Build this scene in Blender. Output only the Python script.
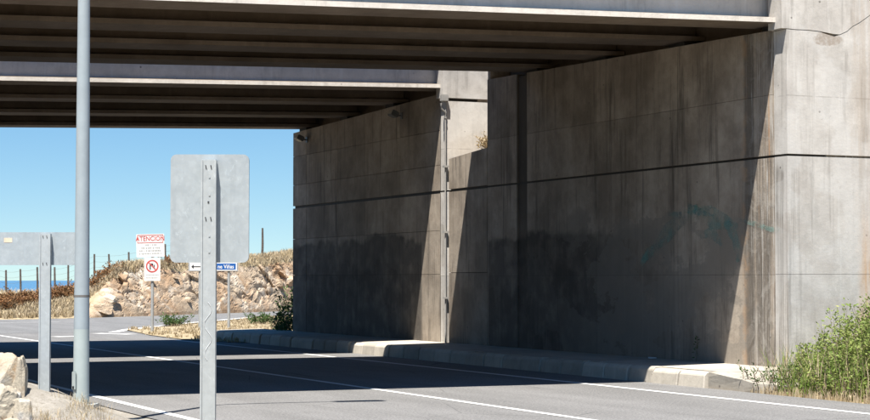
import bpy, bmesh, math, random
import numpy as np
from mathutils import Vector, Matrix, noise

for o in list(bpy.data.objects): bpy.data.objects.remove(o)
S = bpy.context.scene
COL = S.collection
R = math.radians

# ------------------------------------------------------------------ camera, sky, sun, exposure
# World frame: +Y runs along the road away from the camera, +X to the right across it.
FPX, YAW, CAMH = 1850.0, R(24), 1.6
PITCH = math.atan(70 / FPX)
cam = bpy.data.cameras.new('camera'); cam.sensor_width = 36; cam.lens = 36 * FPX / 870
cam.clip_start = 0.1; cam.clip_end = 90000
co = bpy.data.objects.new('camera', cam); COL.objects.link(co)
co.location = (0, 0, CAMH); co.rotation_euler = (R(90) + PITCH, 0, -YAW)
S.camera = co

SUN = Vector((-.27, -.31, 1)).normalized()          # towards the sun
w = bpy.data.worlds.new('World'); S.world = w; w.use_nodes = True
nt = w.node_tree; bg = nt.nodes['Background']
sky = nt.nodes.new('ShaderNodeTexSky'); sky.sky_type = 'NISHITA'; sky.sun_disc = False
sky.sun_elevation = math.asin(SUN.z); sky.sun_rotation = math.atan2(SUN.x, SUN.y)
sky.altitude = 0; sky.air_density = 1.0; sky.dust_density = 0.0; sky.ozone_density = 2.5
tc = nt.nodes.new('ShaderNodeTexCoord'); ad = nt.nodes.new('ShaderNodeVectorMath'); ad.operation = 'ADD'; ad.inputs[1].default_value = (0, 0, .055)
nz = nt.nodes.new('ShaderNodeVectorMath'); nz.operation = 'NORMALIZE'; hs = nt.nodes.new('ShaderNodeHueSaturation'); hs.inputs['Saturation'].default_value = 1.34
nt.links.new(tc.outputs['Generated'], ad.inputs[0]); nt.links.new(ad.outputs[0], nz.inputs[0]); nt.links.new(nz.outputs[0], sky.inputs[0])   # thin, clear horizon air
nt.links.new(sky.outputs[0], hs.inputs['Color']); nt.links.new(hs.outputs[0], bg.inputs[0]); bg.inputs[1].default_value = .054
sl = bpy.data.lights.new('sun', 'SUN'); sl.energy = 5.0; sl.angle = R(.53); sl.color = (1, .95, .87)
so = bpy.data.objects.new('sun', sl); COL.objects.link(so)
so.rotation_euler = SUN.to_track_quat('Z', 'Y').to_euler(); so.location = (0, 0, 60)
S.view_settings.view_transform = 'Standard'; S.view_settings.look = 'None'
S.view_settings.exposure = 1.3; S.view_settings.gamma = 1
S.render.engine = 'CYCLES'
S.cycles.max_bounces = 8; S.cycles.diffuse_bounces = 3

# ------------------------------------------------------------------ pixel -> place helpers (photo is 870 x 420)
def ray(px, py):
    a, b = (px - 435) / FPX, -(py - 210) / FPX
    c, s = math.cos(PITCH), math.sin(PITCH)
    y, z = c - b * s, s + b * c
    c, s = math.cos(YAW), math.sin(YAW)
    return Vector((a * c + y * s, -a * s + y * c, z))
CAM = Vector((0, 0, CAMH))
def gz(px, py, z=0.0):
    r = ray(px, py); return CAM + r * ((z - CAMH) / r.z)
def gd(px, py, D): return CAM + ray(px, py) * D
def lat(x, y):                                   # photo column of a ground place
    c, s = math.cos(YAW), math.sin(YAW)
    return 435 + FPX * (x * c - y * s) / (x * s + y * c)

# ------------------------------------------------------------------ object helpers
def link(name, me, mat=None, parent=None):
    o = bpy.data.objects.new(name, me); COL.objects.link(o)
    if mat: me.materials.append(mat)
    if parent: o.parent = parent
    return o
def tag(o, label=None, cat=None, group=None, kind=None):
    if label: o['label'] = label
    if cat: o['category'] = cat
    if group: o['group'] = group
    if kind: o['kind'] = kind
    return o
def empty(name, loc=(0, 0, 0), rz=0):
    o = bpy.data.objects.new(name, None); COL.objects.link(o)
    o.location = loc; o.rotation_euler = (0, 0, rz); o.empty_display_size = .2
    return o
def pydata(name, v, f, smooth=False):
    me = bpy.data.meshes.new(name); me.from_pydata([tuple(map(float, p)) for p in v], [], [tuple(map(int, q)) for q in f]); me.update()
    if smooth: me.shade_smooth()
    return me
def bm_mesh(bm, name, smooth=False):
    bmesh.ops.recalc_face_normals(bm, faces=bm.faces)
    me = bpy.data.meshes.new(name); bm.to_mesh(me); bm.free()
    if smooth: me.shade_smooth()
    return me
def bm_box(bm, a, b, bev=0, rot=None):
    a, b = Vector(a), Vector(b)
    m = Matrix.Translation((a + b) / 2) @ Matrix.Diagonal(((b - a).x, (b - a).y, (b - a).z, 1))
    r = bmesh.ops.create_cube(bm, size=1, matrix=m)
    if bev:
        es = list({e for v in r['verts'] for e in v.link_edges})
        bmesh.ops.bevel(bm, geom=es, offset=bev, segments=2, affect='EDGES')
def box(name, a, b, mat, parent=None, bev=0):
    bm = bmesh.new(); bm_box(bm, a, b, bev); return link(name, bm_mesh(bm, name), mat, parent)
def prism(name, pts, axis, a, b, mat, parent=None, shear=None):
    """closed outline pts extruded along an axis from a to b"""
    n = len(pts)
    def P(p, t):
        q = {'x': (t, p[0], p[1]), 'y': (p[0], t, p[1]), 'z': (p[0], p[1], t)}[axis]
        return shear(q) if shear else q
    v = [P(p, a) for p in pts] + [P(p, b) for p in pts]
    f = [tuple(range(n)), tuple(range(2 * n - 1, n - 1, -1))] + [(i, i + n, (i + 1) % n + n, (i + 1) % n) for i in range(n)]
    bm = bmesh.new(); vs = [bm.verts.new(p) for p in v]
    for q in f: bm.faces.new([vs[i] for i in q])
    return link(name, bm_mesh(bm, name), mat, parent)
def tube_bm(bm, pts, rad, n=10, cap=True):
    pts = [Vector(p) for p in pts]; rings = []
    for i, p in enumerate(pts):
        d = (pts[min(i + 1, len(pts) - 1)] - pts[max(i - 1, 0)]).normalized()
        up = Vector((0, 0, 1)) if abs(d.z) < .95 else Vector((0, 1, 0))
        s = d.cross(up).normalized(); t = s.cross(d)
        r = rad[i] if isinstance(rad, (list, tuple)) else rad
        rings.append([bm.verts.new(p + (s * math.cos(k * 2 * math.pi / n) + t * math.sin(k * 2 * math.pi / n)) * r) for k in range(n)])
    for a, b in zip(rings, rings[1:]):
        for k in range(n): bm.faces.new((a[k], a[(k + 1) % n], b[(k + 1) % n], b[k]))
    if cap: bm.faces.new(rings[0][::-1]); bm.faces.new(rings[-1])
def tube(name, pts, rad, mat, parent=None, n=10, smooth=True):
    bm = bmesh.new(); tube_bm(bm, pts, rad, n)
    for f in bm.faces: f.smooth = smooth and len(f.verts) == 4
    for e in bm.edges: e.smooth = all(len(f.verts) == 4 for f in e.link_faces) or n == 4
    return link(name, bm_mesh(bm, name), mat, parent)
def text(name, s, size, mat, parent, loc, rot, align='CENTER', depth=.0008, sx=1, bold=0):
    cu = bpy.data.curves.new(name, 'FONT'); cu.body = s; cu.size = size; cu.align_x = align; cu.align_y = 'CENTER'
    cu.extrude = depth; cu.offset = bold; cu.resolution_u = 3
    t = bpy.data.objects.new(name + '_tmp', cu); COL.objects.link(t)
    bpy.context.view_layer.update()
    me = bpy.data.meshes.new_from_object(t.evaluated_get(bpy.context.evaluated_depsgraph_get()))
    bpy.data.objects.remove(t); bpy.data.curves.remove(cu)
    o = link(name, me, mat, parent); o.location = loc; o.rotation_euler = rot; o.scale = (sx, 1, 1)
    return o

# ------------------------------------------------------------------ material helpers
class NT:
    def __init__(s, name, rough=.8, spec=.3, metal=0):
        s.m = bpy.data.materials.new(name); s.m.use_nodes = True; s.t = s.m.node_tree; s.N = s.t.nodes
        s.b = s.N['Principled BSDF']; s.b.inputs['Roughness'].default_value = rough
        s.b.inputs['Specular IOR Level'].default_value = spec; s.b.inputs['Metallic'].default_value = metal
        s.geo = None
    def put(s, sock, v):
        if isinstance(v, bpy.types.NodeSocket): s.t.links.new(v, sock)
        elif isinstance(v, tuple) and len(v) == 3 and sock.type == 'RGBA': sock.default_value = (*v, 1)
        else: sock.default_value = v
    def pos(s):
        if not s.geo: s.geo = s.N.new('ShaderNodeNewGeometry')
        return s.geo.outputs['Position']
    def xyz(s):
        n = s.N.new('ShaderNodeSeparateXYZ'); s.put(n.inputs[0], s.pos()); return n.outputs
    def obj(s): return s.N.new('ShaderNodeTexCoord').outputs['Object']
    def rnd(s): return s.N.new('ShaderNodeObjectInfo').outputs['Random']
    def scale(s, v, k, off=(0, 0, 0)):
        n = s.N.new('ShaderNodeMapping'); s.put(n.inputs[0], v); n.inputs['Scale'].default_value = k; n.inputs['Location'].default_value = off; return n.outputs[0]
    def noise(s, v, sc, det=4, rough=.6, dist=0):
        n = s.N.new('ShaderNodeTexNoise'); s.put(n.inputs['Vector'], v); n.inputs['Scale'].default_value = sc
        n.inputs['Detail'].default_value = det; n.inputs['Roughness'].default_value = rough; n.inputs['Distortion'].default_value = dist
        return n.outputs[0]
    def voro(s, v, sc, feat='F1', out=0):
        n = s.N.new('ShaderNodeTexVoronoi'); s.put(n.inputs['Vector'], v); n.inputs['Scale'].default_value = sc; n.feature = feat; return n.outputs[out]
    def ramp(s, v, a, b, lo=0., hi=1.):
        n = s.N.new('ShaderNodeMapRange'); n.interpolation_type = 'SMOOTHSTEP'
        s.put(n.inputs[0], v); n.inputs[1].default_value = a; n.inputs[2].default_value = b; n.inputs[3].default_value = lo; n.inputs[4].default_value = hi
        return n.outputs[0]
    def math(s, op, a, b=0.):
        n = s.N.new('ShaderNodeMath'); n.operation = op; s.put(n.inputs[0], a); s.put(n.inputs[1], b); return n.outputs[0]
    def mix(s, f, a, b, mode='MIX'):
        n = s.N.new('ShaderNodeMix'); n.data_type = 'RGBA'; n.blend_type = mode
        s.put(n.inputs[0], f); s.put(n.inputs[6], a); s.put(n.inputs[7], b); return n.outputs[2]
    def bump(s, h, strength=.3, dist=.01):
        n = s.N.new('ShaderNodeBump'); n.inputs['Strength'].default_value = strength; n.inputs['Distance'].default_value = dist
        s.put(n.inputs['Height'], h); s.t.links.new(n.outputs[0], s.b.inputs['Normal'])
    def col(s, c): s.put(s.b.inputs['Base Color'], c); return s.m

def plain(name, c, rough=.7, spec=.3, metal=0, var=.15, sc=6):
    n = NT(name, rough, spec, metal)
    k = n.noise(n.pos(), sc, 5)
    return n.col(n.mix(n.ramp(k, .3, .7), tuple(x * (1 - var) for x in c), tuple(min(1, x * (1 + var)) for x in c)))

def concrete(name, c_lo, c_hi, streak=.45, sc=(2.6, 2.6, .22), stain=(.10, .085, .07), mode=None, bump=.25):
    n = NT(name, .88, .2); p = n.pos(); X = n.xyz()
    base = n.mix(n.ramp(n.noise(p, .9, 6, .65), .32, .68), c_lo, c_hi)
    base = n.mix(n.ramp(n.noise(p, 4.5, 6, .7), .35, .75, 0, .35), base, tuple(x * .72 for x in c_lo))
    st = n.noise(n.scale(p, sc), 1.6, 5, .7)
    clus = n.ramp(n.noise(n.scale(p, (1, 1, .45), (8, 1, 3)), .75, 4, .6), .36, .64, .12, 1.35)
    base = n.mix(n.math('MULTIPLY', clus, n.ramp(st, .5, .68, 0, streak)), base, stain)
    st2 = n.noise(n.scale(p, (9, 9, .35), (3, 1, 0)), 1.3, 4, .6)
    base = n.mix(n.math('MULTIPLY', clus, n.ramp(st2, .56, .7, 0, streak * .7)), base, stain)
    base = n.mix(n.ramp(n.noise(n.scale(p, (6, 6, .3), (7, 2, 0)), 1.1, 4), .57, .72, 0, .26), base, tuple(min(.72, x * 1.3) for x in c_hi))
    if mode == 'side':       # side walls under the decks: darker lower half with overpainted patches, darker run-off bands
        wob = n.math('MULTIPLY', n.math('SUBTRACT', n.math('ADD', n.math('MULTIPLY', n.noise(n.scale(p, (1, .5, 1), (1, 3, 0)), .9, 4, .6), .7), n.math('MULTIPLY', n.noise(n.scale(p, (1.6, 1.6, .5)), 1.2, 3, .5), .3)), .5), 1.5)
        zz = n.math('ADD', X[2], wob)
        low = n.ramp(zz, 2.44, 2.6, 1, 0)
        far = n.ramp(X[1], 37.25, 37.4); mid = n.math('MULTIPLY', n.ramp(X[1], 25.7, 30.5), n.ramp(X[1], 33.9, 34.0, 1, 0))
        m = n.math('MULTIPLY', low, n.math('MAXIMUM', far, mid))
        m = n.math('MULTIPLY', m, n.ramp(n.noise(p, 2.2, 5), .25, .6, .45, .85))
        base = n.mix(m, base, (.062, .056, .05))
        blob = n.ramp(n.noise(n.scale(p, (1, .5, .9), (0, 4, 2)), 1.3, 5, .6), .48, .505, 0, .62)
        base = n.mix(n.math('MULTIPLY', n.math('MULTIPLY', blob, n.ramp(X[1], 29.5, 31.5, 1, .25)), n.ramp(zz, 2.7, 2.8, 1, 0)), base, (.21, .188, .16))
        band = n.math('MULTIPLY', n.ramp(X[1], 32.15, 32.25), n.ramp(X[1], 32.6, 32.7, 1, 0))
        base = n.mix(n.math('MULTIPLY', band, n.ramp(X[2], 1.2, 3.4, .25, .85)), base, (.04, .035, .03))
        cb = n.math('MULTIPLY', n.ramp(n.math('ADD', X[1], n.math('MULTIPLY', n.noise(n.scale(p, (1, 1, .5)), 2, 3), .25)), 24.45, 24.5), n.ramp(X[1], 24.56, 24.66, 1, 0))
        base = n.mix(n.math('MULTIPLY', cb, .7), base, (.07, .06, .05))
        near = n.ramp(X[1], 24.2, 24.8, 1, 0)       # weathered corner with run-off and rust
        s3 = n.noise(n.scale(p, (12, 12, .22), (0, 5, 0)), 1.4, 5, .7)
        base = n.mix(n.math('MULTIPLY', n.ramp(s3, .46, .58, 0, .8), n.math('MULTIPLY', near, n.ramp(X[2], 3.6, 3.4))), base, (.11, .098, .085))
        s5 = n.noise(n.scale(p, (16, 16, .6), (4, 2, 7)), 1.3, 5, .75)
        base = n.mix(n.math('MULTIPLY', n.ramp(s5, .53, .64, 0, .7), near), base, (.50, .475, .44))
        s4 = n.noise(n.scale(p, (7, 7, .3), (5, 9, 1)), 1.2, 4, .7)
        base = n.mix(n.math('MULTIPLY', n.ramp(s4, .6, .7, 0, .6), near), base, (.42, .22, .10))
        bl = n.noise(n.scale(p, (1, 1, 1), (2, 8, 5)), 2.3, 5, .7, .8)
        base = n.mix(n.math('MULTIPLY', n.ramp(bl, .5, .62, 0, .4), near), base, (.36, .335, .30))
        rs = n.math('MULTIPLY', n.ramp(n.math('ADD', X[1], n.math('MULTIPLY', n.noise(n.scale(p, (1, 1, .8)), 3, 4), .3)), 24.62, 24.76), n.ramp(n.math('ADD', X[1], n.math('MULTIPLY', n.noise(n.scale(p, (1, 1, .8)), 3, 4), .3)), 24.78, 24.9, 1, 0))
        base = n.mix(n.math('MULTIPLY', rs, n.ramp(n.noise(p, 4, 4), .42, .62, 0, .5)), base, (.34, .22, .13))
    if mode == 'front':
        base = n.mix(n.ramp(n.noise(n.scale(p, (1, 1, .7), (1, 1, 4)), 2.6, 6, .75), .53, .62, 0, .4), base, (.38, .36, .33))
        cor = n.ramp(n.math('ADD', X[0], n.math('MULTIPLY', n.noise(n.scale(p, (1, 1, .6)), 2, 4), .3)), 16.45, 16.85, 1, 0)
        low = n.ramp(X[2], 3.5, 3.2)
        s3 = n.noise(n.scale(p, (14, 14, .2), (0, 5, 0)), 1.4, 5, .7)
        base = n.mix(n.math('MULTIPLY', n.ramp(s3, .44, .6, .0, .75), n.math('MULTIPLY', cor, low)), base, (.20, .185, .165))
        pat = n.noise(n.scale(p, (1, 1, 1.2), (3, 3, 9)), .95, 3, .4)
        base = n.mix(n.ramp(pat, .5, .54, 0, .28), base, (.62, .61, .59))
        sx = n.math('DIVIDE', n.math('SUBTRACT', X[0], 17.05), .30); sz = n.math('DIVIDE', n.math('SUBTRACT', X[2], 5.30), .10)
        rr_ = n.math('ADD', n.math('MULTIPLY', sx, sx), n.math('MULTIPLY', sz, sz))
        rr_ = n.math('ADD', rr_, n.math('MULTIPLY', n.math('SUBTRACT', n.noise(p, 6, 5, .7), .5), 2.2))
        base = n.mix(n.math('MULTIPLY', n.math('MULTIPLY', n.ramp(rr_, .6, 1.1, 1, 0), n.ramp(X[1], 29, 30, 1, 0)), n.ramp(n.noise(p, 16, 5, .7), .35, .6, .35, .9)), base, (.33, .28, .235))
        base = n.mix(n.math('MULTIPLY', n.ramp(n.noise(n.scale(p, (1, 1, 1.3), (7, 7, 2)), 1.5, 6, .7), .52, .6, 0, .3), low), base, (.40, .36, .32))
        ln = n.ramp(n.math('ABSOLUTE', n.math('SUBTRACT', X[2], 4.41)), .004, .012, .45, 0)
        base = n.mix(n.math('MULTIPLY', ln, n.ramp(n.noise(p, 3, 4), .4, .55)), base, (.22, .2, .18))
        rst = n.math('MULTIPLY', n.ramp(n.math('ADD', X[0], n.math('MULTIPLY', n.noise(n.scale(p, (3, 3, 1)), 1.2, 4), .5)), 17.72, 18.02), n.ramp(X[2], 3.3, 1.6))
        base = n.mix(n.math('MULTIPLY', rst, n.ramp(n.noise(n.scale(p, (8, 8, .5)), 1.2, 4), .35, .6, .2, .75)), base, (.50, .30, .15))
        wet = n.math('MULTIPLY', n.ramp(X[0], 17.4, 17.6), n.ramp(X[2], 2.9, 3.55, 0, .3))
        base = n.mix(n.math('MULTIPLY', wet, n.ramp(n.noise(n.scale(p, (6, 6, .4), (1, 1, 1)), 1.2, 4), .4, .6)), base, (.36, .27, .19))
    pit = n.math('MULTIPLY', n.ramp(n.voro(p, 4.2), .06, .10, .75, 0), n.ramp(n.noise(n.scale(p, (1, 1, 1), (6, 6, 6)), 1.7, 3), .5, .6))
    base = n.mix(pit, base, (.10, .09, .08))        # blow holes and chips
    base = n.mix(n.ramp(n.noise(p, 13, 6, .8), .56, .74, 0, .4), base, tuple(x * .6 for x in c_lo))
    v = n.ramp(n.rnd(), 0, 1, -.13, .13)
    hs = n.N.new('ShaderNodeHueSaturation'); n.put(hs.inputs['Value'], n.math('ADD', v, 1.)); n.put(hs.inputs['Color'], base)
    h = n.math('ADD', n.math('MULTIPLY', n.noise(p, 28, 6, .7), .6), n.noise(p, 3, 4))
    n.bump(h, bump, .03)
    return n.col(hs.outputs[0])

M = {}
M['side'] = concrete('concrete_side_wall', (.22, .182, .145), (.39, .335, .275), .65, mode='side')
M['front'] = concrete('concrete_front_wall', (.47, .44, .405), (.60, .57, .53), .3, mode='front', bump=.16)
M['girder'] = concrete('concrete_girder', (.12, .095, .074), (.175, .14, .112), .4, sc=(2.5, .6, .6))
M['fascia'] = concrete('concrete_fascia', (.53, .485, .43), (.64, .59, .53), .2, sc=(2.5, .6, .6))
M['deck'] = concrete('concrete_deck', (.24, .21, .18), (.36, .33, .29), .4)
M['kerb'] = concrete('concrete_kerb', (.36, .33, .28), (.46, .42, .36), .2, sc=(3, 3, 2), stain=(.2, .17, .13))
M['walk'] = concrete('concrete_walk', (.30, .275, .235), (.40, .37, .32), .4, sc=(1.5, 1, 1), stain=(.22, .19, .15))
M['joint'] = plain('dark_joint', (.045, .04, .035))
M['pad'] = plain('rubber_pad', (.03, .03, .03))

def asphalt(name, c, seed=0):
    n = NT(name, .9, .25); p = n.pos()
    k = n.mix(n.ramp(n.noise(n.scale(p, (1.3, .16, 1), (seed, 0, 0)), 1, 5, .6), .3, .7), tuple(x * .80 for x in c), tuple(x * 1.16 for x in c))
    k = n.mix(n.ramp(n.noise(p, 1.1, 6, .7), .4, .75, 0, .5), k, tuple(x * .7 for x in c))
    k = n.mix(n.ramp(n.noise(n.scale(p, (1.6, .5, 1), (2, 9, 0)), 1.7, 6, .75), .6, .72, 0, .55), k, tuple(x * .5 for x in c))
    k = n.mix(n.ramp(n.noise(p, 9, 5, .8), .5, .75, 0, .4), k, tuple(x * 1.35 for x in c))
    g = n.noise(p, 32, 5, .85)
    k = n.mix(n.ramp(g, .38, .66), n.mix(.42, k, (.02, .02, .02)), n.mix(.2, k, (.5, .48, .45)))
    crk = n.voro(n.scale(p, (.5, .22, 1)), 1, 'DISTANCE_TO_EDGE')
    k = n.mix(n.math('MULTIPLY', n.ramp(crk, .0, .006, .6, 0), n.ramp(n.noise(p, .25, 2), .5, .6)), k, (.03, .03, .03))
    n.bump(g, .35, .012); return n.col(k)
M['road'] = asphalt('asphalt', (.158, .157, .158))
M['road2'] = asphalt('asphalt_side', (.15, .153, .157), 7)
n = NT('marking_paint', .7); p = n.pos()
M['mark'] = n.col(n.mix(n.ramp(n.noise(p, 24, 6, .8), .55, .75), (.62, .62, .60), (.26, .26, .25)))
def earth(name, a, b, c, sc=1.0):
    n = NT(name, .95, .1); p = n.pos()
    k = n.mix(n.ramp(n.noise(p, .5 * sc, 6, .65), .35, .65), a, b)
    k = n.mix(n.ramp(n.noise(p, 3.5 * sc, 6, .75), .48, .68), k, c)
    k = n.mix(n.ramp(n.noise(p, 26 * sc, 4, .8), .35, .7, .0, .5), k, tuple(x * .5 for x in a))
    n.bump(n.noise(p, 14 * sc, 6, .8), .6, .05); return n.col(k)
M['earth'] = earth('dry_earth', (.36, .27, .16), (.30, .24, .15), (.42, .34, .22))
M['gravel'] = earth('pale_gravel', (.27, .25, .22), (.36, .335, .295), (.21, .185, .15), 3)
M['dry'] = earth('dry_grass_ground', (.38, .31, .20), (.31, .25, .16), (.43, .36, .25), 1.5)
n = NT('rock_face', .92, .15); p = n.pos()
k = n.mix(n.ramp(n.noise(p, .45, 5, .6, .6), .35, .62), (.37, .25, .155), (.41, .325, .235))
k = n.mix(n.ramp(n.noise(n.scale(p, (1, 1, 1.6), (4, 0, 0)), .8, 6, .7), .5, .66), k, (.52, .46, .38))
k = n.mix(n.ramp(n.noise(p, 2.6, 6, .75), .5, .72, 0, .8), k, (.26, .18, .12))
k = n.mix(n.ramp(n.noise(n.scale(p, (1, 1, 1), (9, 3, 0)), .6, 4), .56, .7, 0, .5), k, (.36, .225, .135))
n.bump(n.noise(p, 6, 8, .75), .7, .12); M['rock'] = n.col(k)
n = NT('pale_boulder', .9, .15); p = n.pos()
k = n.mix(n.ramp(n.noise(p, 3.2, 6, .65), .35, .65), (.42, .37, .29), (.34, .30, .24))
k = n.mix(n.ramp(n.noise(p, 5, 6, .75), .48, .68, 0, .75), k, (.27, .17, .09))
k = n.mix(n.ramp(n.noise(n.scale(p, (1, 1, 1), (5, 5, 5)), 2.2, 4), .55, .66, 0, .7), k, (.40, .39, .37))
n.bump(n.noise(p, 22, 8, .7), .6, .03); M['boulder'] = n.col(k)

def galv(name, c, rough=.5, metal=.55, spangle=True):
    n = NT(name, rough, .4, metal); p = n.obj()
    k = n.mix(n.ramp(n.noise(p, 5, 6, .7), .3, .7), tuple(x * .9 for x in c), c)
    if spangle:
        k = n.mix(n.ramp(n.voro(p, 34, 'F1', 1), .3, .9, 0, .30), k, tuple(min(.9, x * 1.18) for x in c))
        k = n.mix(n.ramp(n.noise(n.scale(p, (1, 1, .7), (2, 0, 0)), 9, 5, .8, 1.5), .585, .66, 0, .6), k, tuple(min(.92, x * 1.35) for x in c))
        k = n.mix(n.ramp(n.noise(n.scale(p, (1, 1, .12)), 9, 4), .55, .7, 0, .18), k, tuple(x * .6 for x in c))
    n.put(n.b.inputs['Roughness'], n.ramp(n.noise(p, 12, 4), .3, .7, rough - .1, rough + .12))
    return n.col(k)
M['galv'] = galv('galvanised_panel', (.37, .41, .43), .5, .3)
M['galvpost'] = galv('galvanised_post', (.39, .42, .43), .5, .25)
M['pole'] = galv('painted_pole', (.30, .345, .37), .55, .0, False)
M['polelow'] = galv('painted_pole_foot', (.36, .41, .40), .6, .0, False)
M['hole'] = plain('dark_hole', (.015, .015, .02))
M['white'] = plain('white_paint', (.72, .72, .70), .5, var=.05)
M['grey'] = plain('grey_paint', (.30, .31, .31), .5, var=.08)
M['red'] = plain('red_paint', (.48, .09, .085), .5, var=.1)
M['black'] = plain('black_paint', (.02, .02, .025), .5)
M['blue'] = plain('blue_paint', (.012, .09, .32), .45, var=.08)
M['pvc'] = plain('pale_pipe', (.30, .29, .275), .5, var=.1)
M['lamp'] = plain('lamp_housing', (.10, .10, .10), .4)
M['glass'] = plain('lamp_glass', (.45, .42, .36), .15, .5)
M['fence'] = plain('weathered_wood', (.10, .085, .075), .9, var=.35, sc=12)
M['wire'] = plain('fence_wire', (.14, .13, .12), .6)
M['sticker'] = plain('pale_sticker', (.62, .48, .36), .7)
M['scribble'] = plain('white_marker', (.72, .74, .76), .5)
def leaf(name, a, b, c, tr=.25):
    n = NT(name, .6, .25); p = n.pos()
    k = n.mix(n.ramp(n.noise(p, 2.2, 3), .35, .65), a, b)
    k = n.mix(n.ramp(n.voro(p, 19, 'F1', 1), .55, .95, 0, .7), k, c)
    n.col(k)
    t = n.N.new('ShaderNodeBsdfTranslucent'); n.put(t.inputs[0], k)
    m = n.N.new('ShaderNodeMixShader'); m.inputs[0].default_value = tr
    n.t.links.new(n.b.outputs[0], m.inputs[1]); n.t.links.new(t.outputs[0], m.inputs[2])
    n.t.links.new(m.outputs[0], n.N['Material Output'].inputs[0]); return n.m
M['leaf'] = leaf('green_leaf', (.12, .19, .035), (.22, .27, .07), (.36, .34, .14))
M['leafd'] = leaf('dark_leaf', (.04, .085, .02), (.06, .11, .03), (.11, .15, .05))
M['straw'] = leaf('straw', (.42, .34, .21), (.48, .40, .28), (.32, .24, .14), .2)
M['rust'] = leaf('rusty_scrub', (.24, .11, .045), (.17, .10, .045), (.30, .19, .08), .2)
M['twig'] = plain('twig', (.16, .12, .085), .9, var=.3)
n = NT('sea_water', .18, .5); p = n.pos()
n.bump(n.noise(n.scale(p, (.02, .05, 1)), 1, 5), .5, 1.0)
M['sea'] = n.col(n.mix(n.noise(n.scale(p, (.0005, .002, 1)), 1, 3), (.015, .09, .22), (.02, .12, .26)))

# ------------------------------------------------------------------ ground, roads, hills, sea
def sst(a, b, t):
    t = max(0., min(1., (t - a) / (b - a))); return t * t * (3 - 2 * t)
def mound(x, y):
    h = .44 * sst(5.65, 4.2, x) * sst(18.3, 20.5, y) * sst(24.2, 22.0, y)
    return h + (.05 * noise.noise((x * 1.7, y * 1.7, 0)) + .02 * noise.noise((x * 6, y * 6, 2))) * min(1, h * 6)

def grid(name, x0, x1, y0, y1, step, zf, mat, smooth=True):
    nx, ny = int((x1 - x0) / step) + 1, int((y1 - y0) / step) + 1
    v = [(x0 + i * step, y0 + j * step, zf(x0 + i * step, y0 + j * step)) for j in range(ny) for i in range(nx)]
    f = [(j * nx + i, j * nx + i + 1, (j + 1) * nx + i + 1, (j + 1) * nx + i) for j in range(ny - 1) for i in range(nx - 1)]
    return link(name, pydata(name, v, f, smooth), mat)
def base_h(x, y):
    D = x * math.sin(YAW) + y * math.cos(YAW)
    return -.03 - .9 * sst(96, 112, D) - 24.5 * sst(118, 240, D)
g = grid('ground', -150, 250, -60, 340, 4, base_h, M['earth']); tag(g, 'dry earth ground around the road', kind='structure')
g = grid('verge_mound', -4, 6.0, 14.4, 25.0, .1, lambda x, y: mound(x, y) - .012 if x < 5.99 else -.02, M['gravel']); tag(g, 'pale gravel mound beside the road', kind='structure')
sea = link('sea', pydata('sea', [(-60000, 200, -24), (80000, 200, -24), (80000, 80000, -24), (-60000, 80000, -24)], [(0, 1, 2, 3)]), M['sea'])
tag(sea, 'strip of blue sea on the horizon', kind='structure')

def sheet(name, pts, z, mat, parent=None):
    bm = bmesh.new(); bm.faces.new([bm.verts.new((p[0], p[1], z)) for p in pts])
    me = bm_mesh(bm, name)
    o = link(name, me, mat, parent)
    if me.polygons[0].normal.z < 0: me.flip_normals()
    return o
road = sheet('road', [(5.75, -40), (14.86, -40), (14.86, 70), (14.86, 78), (5.75, 78)], 0, M['road']); tag(road, 'grey asphalt road passing under the bridges', kind='structure')
SR_TOP = [(-30, 72), (8, 73), (14.3, 75), (17, 76.5), (19, 78), (22, 80.5), (26, 84.5), (32, 90.5), (40, 99), (60, 121)]
SR_BOT = [(15.2, 59.0), (17.2, 62.2), (20.6, 68.0), (26.6, 77.8), (33, 86.5), (43, 96), (62, 117)]
side = sheet('side_road', [(-30, 56), (14.0, 56), (14.5, 57.5)] + SR_BOT + SR_TOP[::-1], .004, M['road2']); tag(side, 'side road branching off below the rock face', kind='structure')
ISL = [gz(126, 330), gz(150, 335.5), gz(185, 340), gz(240, 343), Vector((15.6, 45.5, 0)), Vector((30, 45.5, 0)), Vector((44, 94, 0)), Vector((33.3, 86.0, 0)), Vector((26.9, 77.2, 0)), Vector((20.9, 67.4, 0)), Vector((17.4, 61.6, 0))]
isl = sheet('grass_island', [(p.x, p.y) for p in ISL], .02, M['dry']); tag(isl, 'dry grass island between main road and side road', kind='structure')

def line(a, b, wd, par=road, z=.005, name='lane_marking'):
    a, b = Vector(a[:2]), Vector(b[:2]); n_ = (b - a).normalized(); n_ = Vector((-n_.y, n_.x)) * wd / 2
    return sheet(name, [a - n_, b - n_, b + n_, a + n_], z, M['mark'], par)
line((10.26, 2), (10.26, 60), .11); line((13.76, 2), (13.76, 48), .12); line((6.12, 2), (6.12, 48), .12)
line(gz(54, 337), gz(78, 336.4), .5, z=.009)
side_l = [(14.0, 55.6), (15.3, 58.8), (20.4, 67.9), (26.4, 77.8)]
for a, b in zip(side_l, side_l[1:]): line(a, b, .3, side, .009)
line(gz(96, 333.5), gz(132, 334.5), .45, road, .009)
line(gz(0, 323), gz(60, 322), .12, side, .009)

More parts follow.
